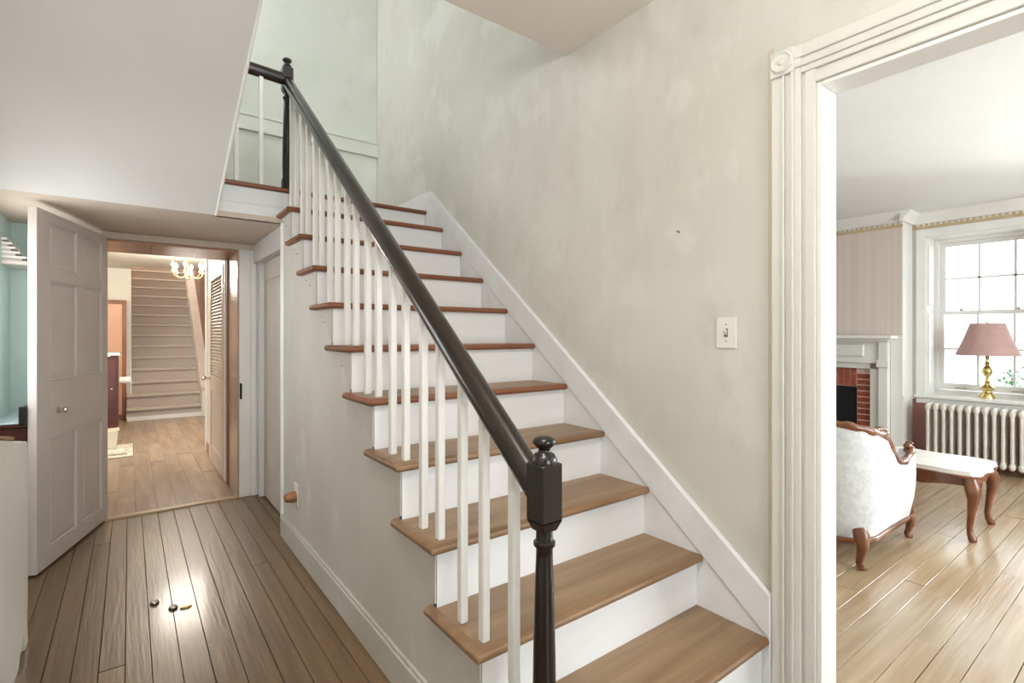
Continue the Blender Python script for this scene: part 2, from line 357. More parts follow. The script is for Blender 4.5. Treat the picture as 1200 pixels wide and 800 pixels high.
# --- six panel door, open towards us
DANG = atan2(-.953, -.303)
d1 = root('door_1', (-.135, 4.40, .012), DANG, local=True); st(d1, 'white six panel door standing open at the left', 'door')
DW, DH, DT = .872, 1.895, .038
# local x along the leaf from the hinge, local y = across (towards us is +y side), z up
cols = [(0, .09), (.36, .435), (.745, DW)]; pz = [(.09, .675), (.985, 1.53), (1.59, 1.845)]
for a, b in (cols[0], cols[2]): box(a, b, -DT/2, DT/2, 0, DH).build('stile', 'door_paint', d1, bevel=.002)
rails = [(0, .09), (.675, .985), (1.53, 1.59), (1.845, DH)]
for a, b in rails: box(.09, .745, -DT/2, DT/2, a, b).build('rail', 'door_paint', d1, bevel=.001)
for a, b in pz: box(.36, .435, -DT/2, DT/2, a, b).build('muntin', 'door_paint', d1, bevel=.001)
for x0, x1 in ((.09, .36), (.435, .745)):
    for z0, z1 in pz:
        p = MB().box(x0, x1, -.006, .006, z0, z1)
        e = .035
        for sgn in (-1, 1):
            p.add([(x0, sgn*.006, z0), (x1, sgn*.006, z0), (x1, sgn*.006, z1), (x0, sgn*.006, z1),
                   (x0+e, sgn*.013, z0+e), (x1-e, sgn*.013, z0+e), (x1-e, sgn*.013, z1-e), (x0+e, sgn*.013, z1-e)],
                  [(4, 5, 6, 7), (0, 1, 5, 4), (1, 2, 6, 5), (2, 3, 7, 6), (3, 0, 4, 7)])
        pn = p.build('panel', 'door_paint', d1, smooth=10)
        m_ = MB()
        for sgn in (-1, 1):
            for (a, b, c, d) in ((x0, x0+.012, z0, z1), (x1-.012, x1, z0, z1), (x0, x1, z0, z0+.012), (x0, x1, z1-.012, z1)):
                m_.box(a, b, sgn*.006, sgn*.017, c, d)
        m_.build('panel_moulding', 'door_paint', pn, bevel=.003)
k = MB().lathe([(.016, 0), (.018, .004), (.008, .008), (.007, .022), (.014, .028), (.017, .036), (.013, .044), (.001, .047)], n=16)
MB().add([(.66+x, DT/2+z, .82+y) for x, y, z in k.v], k.f).build('knob', 'nickel', d1)
lk = box(.79, DW+.018, -DT/2-.03, -DT/2, .775, .872).build('rim_lock', 'black_iron', d1, bevel=.004)
for z in (.25, 1.6): MB().tube([(-.006, -DT/2, z), (-.006, -DT/2, z+.09)], .007, 8).build('hinge', 'old_brass', d1)

# --- under-stair closet
d2 = root('door_2', (.84, 3.85, 0)); st(d2, 'white closet door recessed under the stair landing', 'door')
box(.832, .86, 3.43, 4.30, .01, 1.80).build('door_leaf', 'plaster_low', d2, bevel=.002)
box(.80, .862, 4.30, 4.372, 0, 1.80).build('jamb', 'white_trim', d2, bevel=.002)
box(.77, .862, 3.43, 4.372, 1.80, 1.944).build('header', 'ceiling_paint', d2, bevel=.004)
box(.822, .832, 3.55, 4.2, 1.655, 1.662).build('panel_line', 'far_door', d2)
box(.826, .832, 3.60, 4.16, .30, 1.60).build('door_panel', 'plaster_low', d2, bevel=.004)
tp5 = MB().box(.757, .862, 3.375, 3.432, 0, 1.944).box(.750, .77, 3.385, 3.40, 0, 1.944).build('trim_5', 'white_trim', bevel=.004); st(tp5, 'white corner post where the stair side wall ends', 'trim')

# --- chair rail on the landing wall
cr = MB().box(-.594, XR-.001, 4.378, 4.40, 2.845, 2.955).box(-.594, XR-.001, 4.37, 4.40, 2.945, 2.965).box(-.594, XR-.001, 4.372, 4.40, 2.832, 2.845).build('trim_6', 'plaster_green', bevel=.002); st(cr, 'pale chair rail along the wall behind the landing', 'chair rail')
cv = MB().tube([(XR-.003, 4.397, 2.3), (XR-.003, 4.397, 5.29)], .004, 6).build('trim_7', 'old_edge'); st(cv, 'thin crack line in the corner above the landing', 'trim')

# --- plain casement windows out of view, put in around the added area lights
def casement(name, label, axis, f0, f1, a0, a1, z0, z1, nx, nz):
    r0 = root(name, (f0, (a0+a1)/2, z0) if axis == 'x' else ((a0+a1)/2, f0, z0)); st(r0, label, 'window')
    def bx(a, b, c, d, e0=f0, e1=f1): return box(e0, e1, a, b, c, d) if axis == 'x' else box(a, b, e0, e1, c, d)
    t = .05
    for q in ((a0+.001, a0+t, z0+.001, z1-.001), (a1-t, a1-.001, z0+.001, z1-.001), (a0+t, a1-t, z0+.001, z0+t), (a0+t, a1-t, z1-t, z1-.001)): bx(*q).build('frame', 'white_trim', r0)
    for i in range(1, nx): x = lerp(a0+t, a1-t, i/nx); bx(x-.01, x+.01, z0+t, z1-t).build('glazing_bar', 'white_trim', r0)
    for i in range(1, nz): z = lerp(z0+t, z1-t, i/nz); bx(a0+t, a1-t, z-.01, z+.01).build('glazing_bar', 'white_trim', r0)
    m_ = (f0+f1)/2; bx(a0+t, a1-t, z0+t, z1-t, m_-.002, m_+.002).build('pane', 'window_glass', r0)
casement('window_2', 'white casement window on the left hall wall', 'x', -.70, -.66, 2.9, 3.95, .95, 1.77, 3, 2)
casement('window_3', 'white casement window above the stair landing', 'x', -.66, -.62, 3.35, 4.1, 3.3, 4.6, 2, 3)
casement('window_4', 'added unseen glazed panel in the front wall of the hall', 'y', -2.16, -2.12, 0, 1.25, .35, 2.35, 3, 4)
casement('window_5', 'added unseen upstairs window in the front wall', 'y', -2.16, -2.12, 0, 1.25, 3.3, 4.9, 3, 4)
casement('window_6', 'added unseen wide window in the front wall of the parlor', 'y', -2.16, -2.12, 3.0, 5.0, .6, 2.3, 5, 4)
# ================================================================== STAIRCASE
stc = root('staircase', (1.26, 2.1, 0)); tag(stc, 'white staircase with wooden treads, dark handrail and white balusters', 'staircase')
def round_nose(y0, y1, z0, z1, n=6):
    h = (z1-z0)/2; pts = [(y1, z0), (y1, z1)]
    for i in range(n+1):
        a = pi/2+pi*i/n; pts.append((y0+h+h*cos(a), z0+h+h*sin(a)))
    return pts
def mitre_nosing(y0, yb, z0, z1):
    """half-round nosing along the front, mitred into the return on the open side"""
    h = (z1-z0)/2; pf = [(-.0155, z0), (-.0155, z1)]+[(h*cos(a)-0, (z0+z1)/2+h*sin(a)) for a in [pi/2-pi*i/8 for i in range(9)]]
    k_ = len(pf); vs_ = []
    for o, z in pf: vs_.append((1.765, y0+h-o, z))
    for o, z in pf: vs_.append((.732+h-o, y0+h-o, z))
    for o, z in pf: vs_.append((.732+h-o, yb, z))
    fs_ = [(r*k_+p, r*k_+(p+1) % k_, (r+1)*k_+(p+1) % k_, (r+1)*k_+p) for r in (0, 1) for p in range(k_)]
    fs_ += [tuple(range(k_)), tuple(2*k_+i for i in range(k_))]
    return MB().add(vs_, fs_)
for k in range(1, 11):
    y0, z1 = ny(k), RISE*k
    yb = ny(k+1)+.03
    t = box(.762, 1.765, y0+.03, yb, z1-.028, z1).build('tread', 'tread_wood', stc, bevel=.0015)
    top_red = k >= 5
    mitre_nosing(y0, yb+.025, z1-.028, z1).build('nosing', 'nosing_red' if top_red else 'nosing_tan', t, smooth=50)
    box(XS, 1.765, y0+.028, y0+.046, RISE*(k-1), z1-.0285).build('riser', 'riser_white', stc)
    # carved bracket under the return
    sc = [(0, 0), (.235, 0), (.232, -.016), (.205, -.020), (.190, -.034), (.168, -.030), (.150, -.044), (.130, -.066), (.105, -.060), (.085, -.070), (.078, -.096), (.055, -.104), (.044, -.128), (.020, -.142), (.0, -.160)]
    MB().prism([(y0+.03+a, z1-.029+b) for a, b in sc], 'x', XS-.006, XS-.0003).build('bracket', 'plaster_low', stc, bevel=.0015)
box(XS, 1.765, 3.436, 3.454, 2.0, LZ-.0285).build('riser', 'riser_white', stc)
# closed side wall
poly = [(ny(1)+.03, 0)]
for k in range(1, 11):
    poly.append((ny(k)+.03, RISE*k-.029)); poly.append((ny(k+1)+.03, RISE*k-.029))
poly[-1] = (3.375, RISE*10-.029); poly.append((3.375, 0))
MB().prism(poly, 'x', XS, XS+.02).build('side_wall', 'plaster_low', stc, smooth=10)
MB().box(.748, XS, .90, 3.384, 0, .125).box(.754, XS, .90, 3.384, .125, .14).build('side_baseboard', 'plaster_low', stc, bevel=.003)
# wall stringer
MB().prism([(.868, 0), (.868, .35), (3.357, 2.30), (4.398, 2.30), (4.398, 2.17), (3.6, 2.17), (3.6, 1.9), (1.3, 0)], 'x', 1.765, XR-.0005).build('wall_stringer', 'riser_white', stc, bevel=.002)
MB().prism([(.868, .20), (.868, .35), (3.357, 2.30), (4.397, 2.30), (4.397, 2.171), (3.42, 2.171), (3.357, 2.15)], 'x', 1.757, 1.765).build('stringer_band', 'riser_white', stc, bevel=.002)
# landing
MB().box(.40, XR-.02, 3.455, 4.398, 1.976, LZ-.029).build('landing_frame', 'white_trim', stc)
for i in range(6):
    a = 3.438+.16*i; box(sx(3.41), 1.765, a, min(a+.158, 4.397), LZ-.028, LZ).build('landing_board', 'tread_wood', stc, bevel=.0015)
MB().prism(round_nose(3.408, 3.4375, LZ-.028, LZ), 'x', sx(3.41)-.02, 1.765).build('landing_nosing', 'nosing_red', stc)
MB().box(.395, XS, 3.432, 3.454, 2.045, LZ-.029).box(.395, XS, 3.424, 3.454, 1.945, 2.045).box(.395, XS, 3.418, 3.43, 2.04, 2.05).build('landing_fascia', 'riser_white', stc, bevel=.002)
# upper flight back over the hall
poly = [(3.44, 1.99)]
for k in range(4): poly += [(3.40-.2536*k, LZ+.2*k), (3.40-.2536*k, LZ+.2*(k+1))]
poly[-1] = (2.64, 2.97); poly += [(2.36, 2.97), (2.36, 2.80)]
MB().prism(poly, 'x', -.594, .385).build('upper_flight', 'riser_white', stc, smooth=10)

RX0, RX1 = .785, .80
def rail_z(y): return .958+(y-1.04)*.789
def rx(y): return lerp(RX0, RX1, (y-.93)/(3.44-.93))
# handrail
n = 24; pts = [(rx(y), y, rail_z(y)) for y in [lerp(.945, 3.43, i/n) for i in range(n+1)]]
MB().tube(pts, .033, 14, ry=.038).build('handrail', 'rail_dark', stc, smooth=60)
MB().tube([(.80, 3.44, 2.862), (.60, 3.44, 2.872), (.36, 3.44, 2.884)], .033, 14, ry=.038).build('landing_handrail', 'rail_dark', stc, smooth=60)
# balusters
def baluster(x, y, z0, z1):
    wd = .0125
    MB().box(x-wd, x+wd, y-wd, y+wd, z0, z1).build('baluster', 'baluster_white', stc, bevel=.003)
for k in range(1, 11):
    for j, d in enumerate((.052, .167)):
        if k == 1 and j == 0: continue
        y = ny(k)+d; baluster(rx(y)+.001, y, RISE*k, rail_z(y)-.02)
for x in (.648, .513): baluster(x, 3.44, LZ, 2.84)
# newel posts
def newel(x, y, z0, zblk, base):
    """square block zblk..zblk+.14 that takes the rail, knob above, tapered turned shaft below"""
    h = .031; q = MB()
    b = zblk
    oct_ = []
    q.box(x-h, x+h, y-h, y+h, b, b+.135)
    q.add([(x-h, y-h, b), (x+h, y-h, b), (x+h, y+h, b), (x-h, y+h, b), (x-.021, y-.021, b-.025), (x+.021, y-.021, b-.025), (x+.021, y+.021, b-.025), (x-.021, y+.021, b-.025)],
          [(0, 1, 5, 4), (1, 2, 6, 5), (2, 3, 7, 6), (3, 0, 4, 7), (4, 5, 6, 7)])
    p = q.build('newel_post', 'newel_dark', stc, bevel=.003, smooth=30)
    MB().lathe([(.001, 0), (.030, 0), (.031, .008), (.024, .022), (.015, .026), (.014, .034), (.019, .038), (.027, .046), (.0285, .052), (.025, .059), (.012, .064), (.001, .065)], x, y, b+.134, 20).build('newel_knob', 'newel_dark', p, smooth=60)
    L_ = b-.02-z0
    MB().lathe([(.001, 0), (.034, 0), (.034, .05), (.027, .07), (.0285, L_*.25), (.0265, L_*.5), (.0225, L_*.8), (.0200, L_-.065), (.0200, L_-.045), (.026, L_-.040), (.026, L_-.031), (.0205, L_-.027), (.0195, L_), (.001, L_)], x, y, z0, 20).build('newel_shaft', 'newel_dark', p, smooth=50)
    if base: box(x-.03, x+.03, y-.03, y+.03, z0, z0+.055).build('newel_base', 'newel_dark', p, bevel=.003)
newel(.785, .918, .2, .812, True)
newel(.80, 3.44, LZ, 2.80, True)
newel(.345, 3.44, LZ, 2.82, True)

def added_lamp(x, y, z, label, power, col):  # ceiling fixture added out of view to hold a fill light
    hl = root('added_ceiling_lamp', (x, y, z)); tag(hl, label, 'added ceiling lamp')
    MB().lathe([(.001, -.02), (.15, -.02), (.16, 0), (.001, 0)], x, y, z-.0005, 24).build('lamp_base', 'brass', hl)
    MB().lathe([(.001, -.12), (.06, -.115), (.11, -.09), (.138, -.05), (.142, -.021), (.001, -.021)], x, y, z, 24).build('lamp_globe', 'globe_glow', hl, smooth=60)
    bulb('added_lamp_light', (x, y, z-.25), power, col, .12)
added_lamp(.25, .45, HC, 'added unseen ceiling lamp brightening the stair hall', 35, (1.0, .985, .97))
# ================================================================== FAR ROOM
FC = 2.24
added_lamp(.5, 12.3, 4.6, 'added unseen ceiling lamp brightening the carpeted stairs', 110, (1.0, .95, .9))
added_lamp(-1.5, 6.9, FC, 'added unseen ceiling lamp brightening the left of the far room', 42, (1.0, .92, .8))
w1 = MB().box(.67, .78, 4.95, 6.30, 0, FC).build('wall_right', 'far_white', smooth=10); st(w1, 'white wall with the louvered door in the far room', 'wall')
w2 = MB().box(-2.4, .02, 9.65, 9.72, 0, FC).build('wall_back', 'far_white'); st(w2, 'white wall left of the carpeted stairs', 'wall')
w3 = MB().box(-2.5, -2.4, 4.95, 9.72, 0, FC).build('wall_left', 'far_white'); st(w3, 'white side wall of the far room', 'wall')
w4 = MB().box(-.09, .02, 9.72, 13.2, 0, 4.6).build('wall_left', 'far_white', smooth=10); st(w4, 'white left wall of the carpeted stairwell', 'wall')
w4 = MB().box(.02, 1.0, 13.1, 13.2, 2.4, 4.6).build('wall_back', 'far_white', smooth=10); st(w4, 'white end wall above the carpeted stairs', 'wall')
w4 = root('wall_right', (1.04, 11.2, 0)); st(w4, 'brown boarded right wall of the carpeted stairwell', 'wall')
box(1.03, 1.08, 9.3, 13.2, 0, 4.6).build('backing', 'dark_opening', w4)
for i in range(13):
    if i == 1: continue
    box(1.002, 1.03, 9.31+.3*i, 9.31+.3*i+.294, 0, 4.59).build('board', 'brown_wood', w4, bevel=.003)
w5 = MB().box(2.6, 2.7, 4.95, 9.9, 0, FC).box(.78, 2.7, 4.86, 4.95, 0, FC).build('wall_right', 'far_white', smooth=10); st(w5, 'white wall at the right end of the far room', 'wall')
fcl = MB().box(-2.5, 2.7, 4.95, 9.2, FC, FC+.12).box(-2.5, .02, 9.2, 9.72, FC, FC+.12).box(1.08, 2.7, 9.2, 9.9, FC, FC+.12).build('ceiling', 'far_white', smooth=10); st(fcl, 'white ceiling of the far room', 'ceiling')
fcu = MB().box(-.09, 1.08, 9.21, 13.2, 4.6, 4.7).box(.02, 1.0, 9.201, 9.25, FC, 4.6).build('ceiling', 'far_white'); st(fcu, 'ceiling above the carpeted stairwell', 'ceiling')
tr8 = MB().box(.655, .79, 6.30, 6.42, 0, FC).build('trim_8', 'white_trim', bevel=.003); st(tr8, 'white corner post right of the carpeted stairs', 'trim')
bb = MB().box(.656, .669, 4.99, 5.02, 0, .1).box(.652, .669, 5.94, 6.298, 0, .1).build('baseboard_right', 'jamb_wood', bevel=.002); st(bb, 'wooden baseboard beside the louvered door', 'baseboard')
# louvered door on the right wall
d3 = root('door_3', (.66, 5.42, 0)); st(d3, 'cream louvered door on the right of the far room', 'door')
for a, b in ((4.98, 5.07), (5.80, 5.89)): box(.640, .668, a, b, .01, 1.86).build('stile', 'far_door', d3, bevel=.002)
for a, b in ((.01, .17), (.70, .86), (1.77, 1.86)): box(.640, .668, 5.07, 5.80, a, b).build('rail', 'far_door', d3, bevel=.002)
box(.65, .662, 5.07, 5.80, .17, .70).build('panel', 'far_door', d3)
q = MB()
for i in range(30):
    z = .87+i*.030
    q.add([(.644, 5.07, z), (.644, 5.80, z), (.664, 5.80, z+.022), (.664, 5.07, z+.022), (.646, 5.07, z-.005), (.646, 5.80, z-.005), (.666, 5.80, z+.017), (.666, 5.07, z+.017)],
          [(0, 1, 2, 3), (7, 6, 5, 4), (0, 4, 5, 1), (2, 6, 7, 3), (1, 5, 6, 2), (3, 7, 4, 0)])
s_ = q.build('louver_slats', 'far_door', d3, smooth=10); s_['kind'] = 'stuff'
for (a, b, c, d) in ((4.90, 4.98, 0, 1.93), (5.89, 5.96, 0, 1.93), (4.98, 5.89, 1.86, 1.93)): box(.645, .669, a, b, c, d).build('casing', 'white_trim', d3, bevel=.002)
kk = MB().lathe([(.022, 0), (.022, .006), (.009, .01), (.009, .03), (.024, .04), (.026, .055), (.018, .066), (.001, .068)], n=14)
MB().add([(.640-z, 5.85+x, .82+y) for x, y, z in kk.v], kk.f).build('knob', 'nickel', d3)

# carpeted stairs
cs = root('carpeted_staircase', (.45, 9.13, 0)); tag(cs, 'beige carpeted staircase climbing away in the far room', 'staircase')
FR, FU = .178, .232
for k in range(1, 16):
    y = 9.13+FU*(k-1); z = FR*k; xl = -.03 if k <= 2 else .022
    if k <= 2: xr = .885
    else: xr = .885
    pr = [(y+.03, z-FR), (y+.03, z-.045), (y+.005, z-.040), (y-.004, z-.02), (y+.006, z-.003), (y+.02, z), (y+FU+.034, z), (y+FU+.034, z-FR)]
    m = 'carpet'
    o = MB().prism(pr, 'x', xl, xr).build('step', m, cs, smooth=40)
    if k == 1: box(xl, xr, y+.022, y+.03, 0, .06).build('white_kick', 'white_trim', cs)
MB().prism([(9.10, 0), (9.10, .42), (9.13+FU*14, FR*14+.42), (9.13+FU*15, FR*14+.42), (9.13+FU*15, FR*14-.3), (9.6, 0)], 'x', .886, .985).build('stringer_wall', 'far_white', cs, smooth=10)
MB().prism([(9.08, .40), (9.08, .44), (9.13+FU*14, FR*14+.46), (9.13+FU*14, FR*14+.42)], 'x', .876, 1.0).build('stringer_cap', 'far_door', cs)
# brown boarded wall right of the stairs
bw = root('wall_back', (1.6, 9.75, 0)); st(bw, 'brown boarded wall with a dark opening right of the carpeted stairs', 'wall')
for i in range(8):
    x = 1.09+.19*i
    if i in (2, 3): box(x, x+.187, 9.75, 9.78, 1.75, FC).build('board', 'brown_wood', bw, bevel=.003)
    else: box(x, x+.187, 9.75, 9.78, 0, FC).build('board', 'brown_wood', bw, bevel=.003)
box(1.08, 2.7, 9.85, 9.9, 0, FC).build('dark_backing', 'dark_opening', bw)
box(1.0, 1.075, 9.18, 9.28, 0, FC).build('post', 'jamb_wood', bw, bevel=.004)
box(1.46, 1.50, 9.72, 9.75, 0, 1.78).build('post', 'jamb_wood', bw, bevel=.004)

# chandelier
CX, CY = .575, 7.35
ch = root('chandelier', (CX, CY, FC)); tag(ch, 'small brass chandelier with glowing candle bulbs in the far room', 'chandelier')
MB().lathe([(.001, -.03), (.02, -.03), (.045, -.012), (.05, 0), (.001, 0)], CX, CY, FC, 16).build('canopy', 'brass', ch)
MB().tube([(CX, CY, FC-.02), (CX, CY, FC-.14)], .004, 6).build('chain', 'brass', ch)
MB().lathe([(.001, 0), (.010, .006), (.012, .02), (.005, .03), (.02, .045), (.026, .07), (.012, .09), (.008, .12), (.014, .15), (.006, .17), (.001, .18)], CX, CY, FC-.33, 16).build('stem', 'brass', ch, smooth=60)
for i in range(6):
    a = 2*pi*i/6+.25; R_ = .165
    f = lambda r, z: (CX+r*cos(a), CY+r*sin(a), FC-.26+z)
    MB().tube([f(.015, 0), f(.05, -.035), f(.10, -.045), f(.145, -.02), f(R_, .02)], .004, 6).build('arm', 'old_brass', ch)
    x, y, z = f(R_, .02)
    c_ = MB().lathe([(.001, 0), (.020, .004), (.022, .012), (.009, .012), (.009, .06), (.001, .06)], x, y, z, 12).build('candle', 'candle', ch)
    MB().lathe([(.001, 0), (.008, .004), (.019, .02), (.018, .034), (.008, .052), (.001, .064)], x, y, z+.06, 10).build('bulb', 'bulb_glow', c_)
bulb('chandelier_light', (CX, CY, FC-.2), 78, (1.0, .93, .84), .32)

# dark cabinet, framed panel and small things on the left of the far room
cb = root('cabinet', (-.6, 8.4, 0)); tag(cb, 'dark mahogany cabinet seen past the open door', 'cabinet')
box(-1.1, -.115, 8.16, 8.70, .08, .98).build('body', 'mahogany', cb, bevel=.004)
box(-1.13, -.09, 8.13, 8.72, .98, 1.005).build('top', 'mahogany', cb, bevel=.006)
box(-1.08, -.13, 8.19, 8.68, 0, .08).build('plinth', 'mahogany', cb)
for x in (-1.08, -.59):
    dr = box(x, x+.455, 8.148, 8.16, .12, .94).build('cabinet_door', 'mahogany', cb, bevel=.004)
    MB().ball((x+.41, 8.138, .56), .014).build('knob', 'brass', dr)
lr = MB()
for i in range(9):
    x = -.99+.1*i; lr.prism([(8.127, 1.008), (8.118, .985-.012*(i % 2)), (8.122, .985-.012*(i % 2)), (8.131, 1.005)], 'x', x, x+.098)
lr.box(-1.0, -.098, 8.125, 8.6, 1.0055, 1.009)
tag(lr.build('lace_runner', 'paper'), 'white lace runner on top of the dark cabinet', 'runner')
fpn = root('framed_panel', (-.5, 9.55, 0)); tag(fpn, 'peach panel in a brown wooden frame behind the dark cabinet', 'panel')
box(-.9, -.085, 9.56, 9.585, .06, 1.72).build('panel', 'peach', fpn)
for (a, b, c, d) in ((-.95, -.9, 0, 1.76), (-.087, -.036, 0, 1.76), (-.9, -.087, 1.70, 1.76), (-.9, -.087, 0, .06)): box(a, b, 9.545, 9.60, c, d).build('frame', 'panel_frame', fpn, bevel=.003)
pr_ = MB(); qq = MB().lathe([(.012, 0), (.045, 0), (.045, .11), (.012, .11)], n=16)
pr_.add([(-.115+.012+z, 8.3+x, .655+y) for x, y, z in qq.v], qq.f)
tag(pr_.build('paper_roll', 'paper'), 'small white paper roll on the side of the dark cabinet', 'paper roll')
bi = root('waste_bin', (-.2, 7.2, .008)); tag(bi, 'small cream bin standing on the pale mat', 'bin')
MB().add([(-.32, 7.02, .010), (-.115, 7.02, .010), (-.115, 7.2, .010), (-.32, 7.2, .010), (-.34, 7.0, .20), (-.095, 7.0, .20), (-.095, 7.22, .20), (-.34, 7.22, .20), (-.33, 7.01, .20), (-.105, 7.01, .20), (-.105, 7.21, .20), (-.33, 7.21, .20), (-.31, 7.03, .02), (-.125, 7.03, .02), (-.125, 7.19, .02), (-.31, 7.19, .02)],
         [(0, 1, 2, 3), (0, 1, 5, 4), (1, 2, 6, 5), (2, 3, 7, 6), (3, 0, 4, 7), (4, 5, 9, 8), (5, 6, 10, 9), (6, 7, 11, 10), (7, 4, 8, 11), (8, 9, 13, 12), (9, 10, 14, 13), (10, 11, 15, 14), (11, 8, 12, 15), (12, 13, 14, 15)]).build('bin_body', 'bin_cream', bi, smooth=10)
MB().box(-.345, -.09, 6.995, 7.005, .19, .205).box(-.345, -.09, 7.215, 7.225, .19, .205).box(-.345, -.335, 6.995, 7.225, .19, .205).box(-.10, -.09, 6.995, 7.225, .19, .205).build('rim', 'bin_cream', bi)
mt = root('floor_mat', (-.35, 6.85, 0)); tag(mt, 'pale patterned mat on the far room floor', 'mat')
box(-.75, .03, 6.51, 7.24, .0015, .009).build('mat_body', 'mat_white', mt, bevel=.002)
box(-.70, -.02, 6.62, 6.70, .0088, .0098).build('woven_band', 'mat_print', mt)

# ================================================================== HALL THINGS
# dark cabinet with glass top behind the open door
sc_ = root('side_cabinet', (-.5, 4.1, 0)); tag(sc_, 'dark red cabinet with a glass top tucked behind the open door', 'cabinet')
box(-.59, -.425, 3.82, 4.38, .10, .745).build('body', 'mahogany', sc_, bevel=.004)
box(-.592, -.415, 3.80, 4.383, .745, .765).build('top', 'mahogany', sc_, bevel=.004)
box(-.592, -.412, 3.795, 4.383, .7655, .775).build('glass_top', 'glass_top', sc_, bevel=.002)
box(-.585, -.435, 3.84, 4.37, 0, .10).build('plinth', 'dark_opening', sc_)
box(-.57, -.445, 3.812, 3.82, .16, .70).build('door_panel', 'mahogany', sc_, bevel=.004)
ws = root('wall_shelf', (-.55, 4.2, 1.65)); tag(ws, 'small shelf of stepped white slats high on the teal wall', 'shelf')
for i, (xe, z) in enumerate(((-.564, 1.795), (-.543, 1.770), (-.530, 1.745), (-.510, 1.719), (-.482, 1.692))):
    box(-.5885, xe, 4.09, 4.384, z, z+.013).build('slat', 'white_trim', ws, bevel=.002)
    box(-.5885, xe-.02, 4.10, 4.384, z-.013, z-.0002).build('slat_spacer', 'door_paint', ws)
box(-.5885, -.475, 4.08, 4.384, 1.655, 1.678).build('shelf_board', 'door_paint', ws, bevel=.003)
# white half-height panel at the left edge
lp = root('half_wall', (-.36, 2.42, 0)); tag(lp, 'white half height panel with chipped foot at the left edge', 'half wall')
poly = [(2.0, 0), (2.62, 0), (2.66, .04), (2.70, .03), (2.725, .075), (2.745, .055), (2.765, .0), (2.84, .0), (2.825, .09), (2.838, .14), (2.842, .78)]
for i in range(6):
    a = pi/2*i/5; poly.append((2.842-.035*(1-cos(a)), .78+.04*sin(a)))
poly += [(2.28, .912), (2.0, .96)]
MB().prism(poly, 'x', -.372, -.33).build('panel', 'white_trim', lp, bevel=.003)
MB().box(-.378, -.324, 2.1, 2.52, .0, .0).prism([(2.1, .949), (2.1, .957), (2.52, .885), (2.515, .875)], 'x', -.374, -.328).build('brass_plate', 'old_brass', lp)
# light switch
sw = root('light_switch', (XR, 1.04, 1.2)); tag(sw, 'ivory toggle light switch on the plaster wall by the door', 'light switch')
box(XR-.006, XR-.0003, 1.0, 1.08, 1.197, 1.314).build('plate', 'switch_ivory', sw, bevel=.0025)
box(XR-.008, XR-.006, 1.033, 1.047, 1.24, 1.272).build('slot', 'switch_slot', sw)
MB().prism([(XR-.007, 1.248), (XR-.007, 1.264), (XR-.022, 1.272), (XR-.022, 1.264)], 'y', 1.0355, 1.0445).build('toggle', 'switch_ivory', sw)
for z in (1.225, 1.287): MB().ball((XR-.006, 1.04, z), .003).build('screw', 'old_brass', sw)
nl = MB().tube([(XR-.0005, 1.246, 1.665), (XR-.016, 1.246, 1.667)], .0035, 8).build('wall_nail', 'old_brass'); tag(nl, 'tiny nail stuck in the stained wall above the switch', 'nail')
# outlet with plug
ou = root('wall_outlet', (XS, 3.07, .27)); tag(ou, 'white outlet with a brown plug low on the stair side wall', 'outlet')
box(XS-.006, XS-.0003, 3.03, 3.105, .275, .40).build('plate', 'switch_ivory', ou, bevel=.002)
pg = MB().lathe([(.001, 0), (.030, 0), (.032, .02), (.026, .045), (.020, .06), (.001, .062)], n=14)
MB().add([(XS-.006-z, 3.068+x, .325+y) for x, y, z in pg.v], pg.f).build('plug', 'plug_brown', ou)
# knobs in the floor
for (x, y, lab) in ((.093, 2.89, 'oval metal stud in the hall floor, the left one'), (.160, 2.79, 'round metal stud in the hall floor, the right one')):
    f_ = root('floor_stud', (x, y, 0)); tag(f_, lab, 'floor stud', 'metal studs in the hall floor')
    MB().lathe([(.001, -.002), (.019, -.002), (.019, .003), (.016, .004), (.001, .004)], x, y, 0, 18).build('ring', 'black_iron', f_)
    MB().lathe([(.001, .003), (.016, .004), (.016, .009), (.011, .014), (.001, .016)], x, y, 0, 16).build('dome', 'nickel', f_, smooth=60)
fl_ = MB().lathe([(.001, 0), (.02, 0), (.018, .005), (.001, .006)], n=14)
o = MB().add([(.207+x*1.2, 2.765+y*.6, .0005+z) for x, y, z in fl_.v], fl_.f).build('floor_plate', 'old_brass'); tag(o, 'small flat metal plate beside the round floor stud', 'floor plate')

# ================================================================== PARLOR (right room)
PC = 2.46; XE, XB = 6.4, 6.1
WY0, WY1, WZ0, WZ1 = .65, 1.60, .645, 2.23
pe = MB().box(XE, 6.85, WY1, 4.4, 0, PC).box(XE, 6.85, WY0, WY1, WZ1, PC).box(XE, 6.85, WY0, WY1, 0, WZ0-.031).box(XE, 6.85, -.3, WY0, 0, PC).box(XE, 6.85, -1.2, -.3, 0, WZ0-.031).box(XE, 6.85, -1.2, -.3, WZ1, PC).box(XE, 6.85, -2.2, -1.2, 0, PC).build('wall_back', 'parlor_wall', smooth=10)
st(pe, 'pale parlor wall holding the sash window', 'wall')
lw = box(XE-.006, XE, -2.1, 1.708, 0, .60).build('wall_panel', 'pink_wall'); st(lw, 'dusty pink lower wall behind the radiator', 'wall')
pf = MB().box(1.9, 3.0, -2.2, -2.1, 0, PC).box(5.0, 6.85, -2.2, -2.1, 0, PC).box(3.0, 5.0, -2.2, -2.1, 0, .6).box(3.0, 5.0, -2.2, -2.1, 2.3, PC).build('wall_front', 'parlor_wall', smooth=10); st(pf, 'front wall of the parlor', 'wall')
pl = box(1.885, 6.85, 4.4, 4.5, 0, PC).build('wall_left', 'parlor_wall'); st(pl, 'far left wall of the parlor', 'wall')
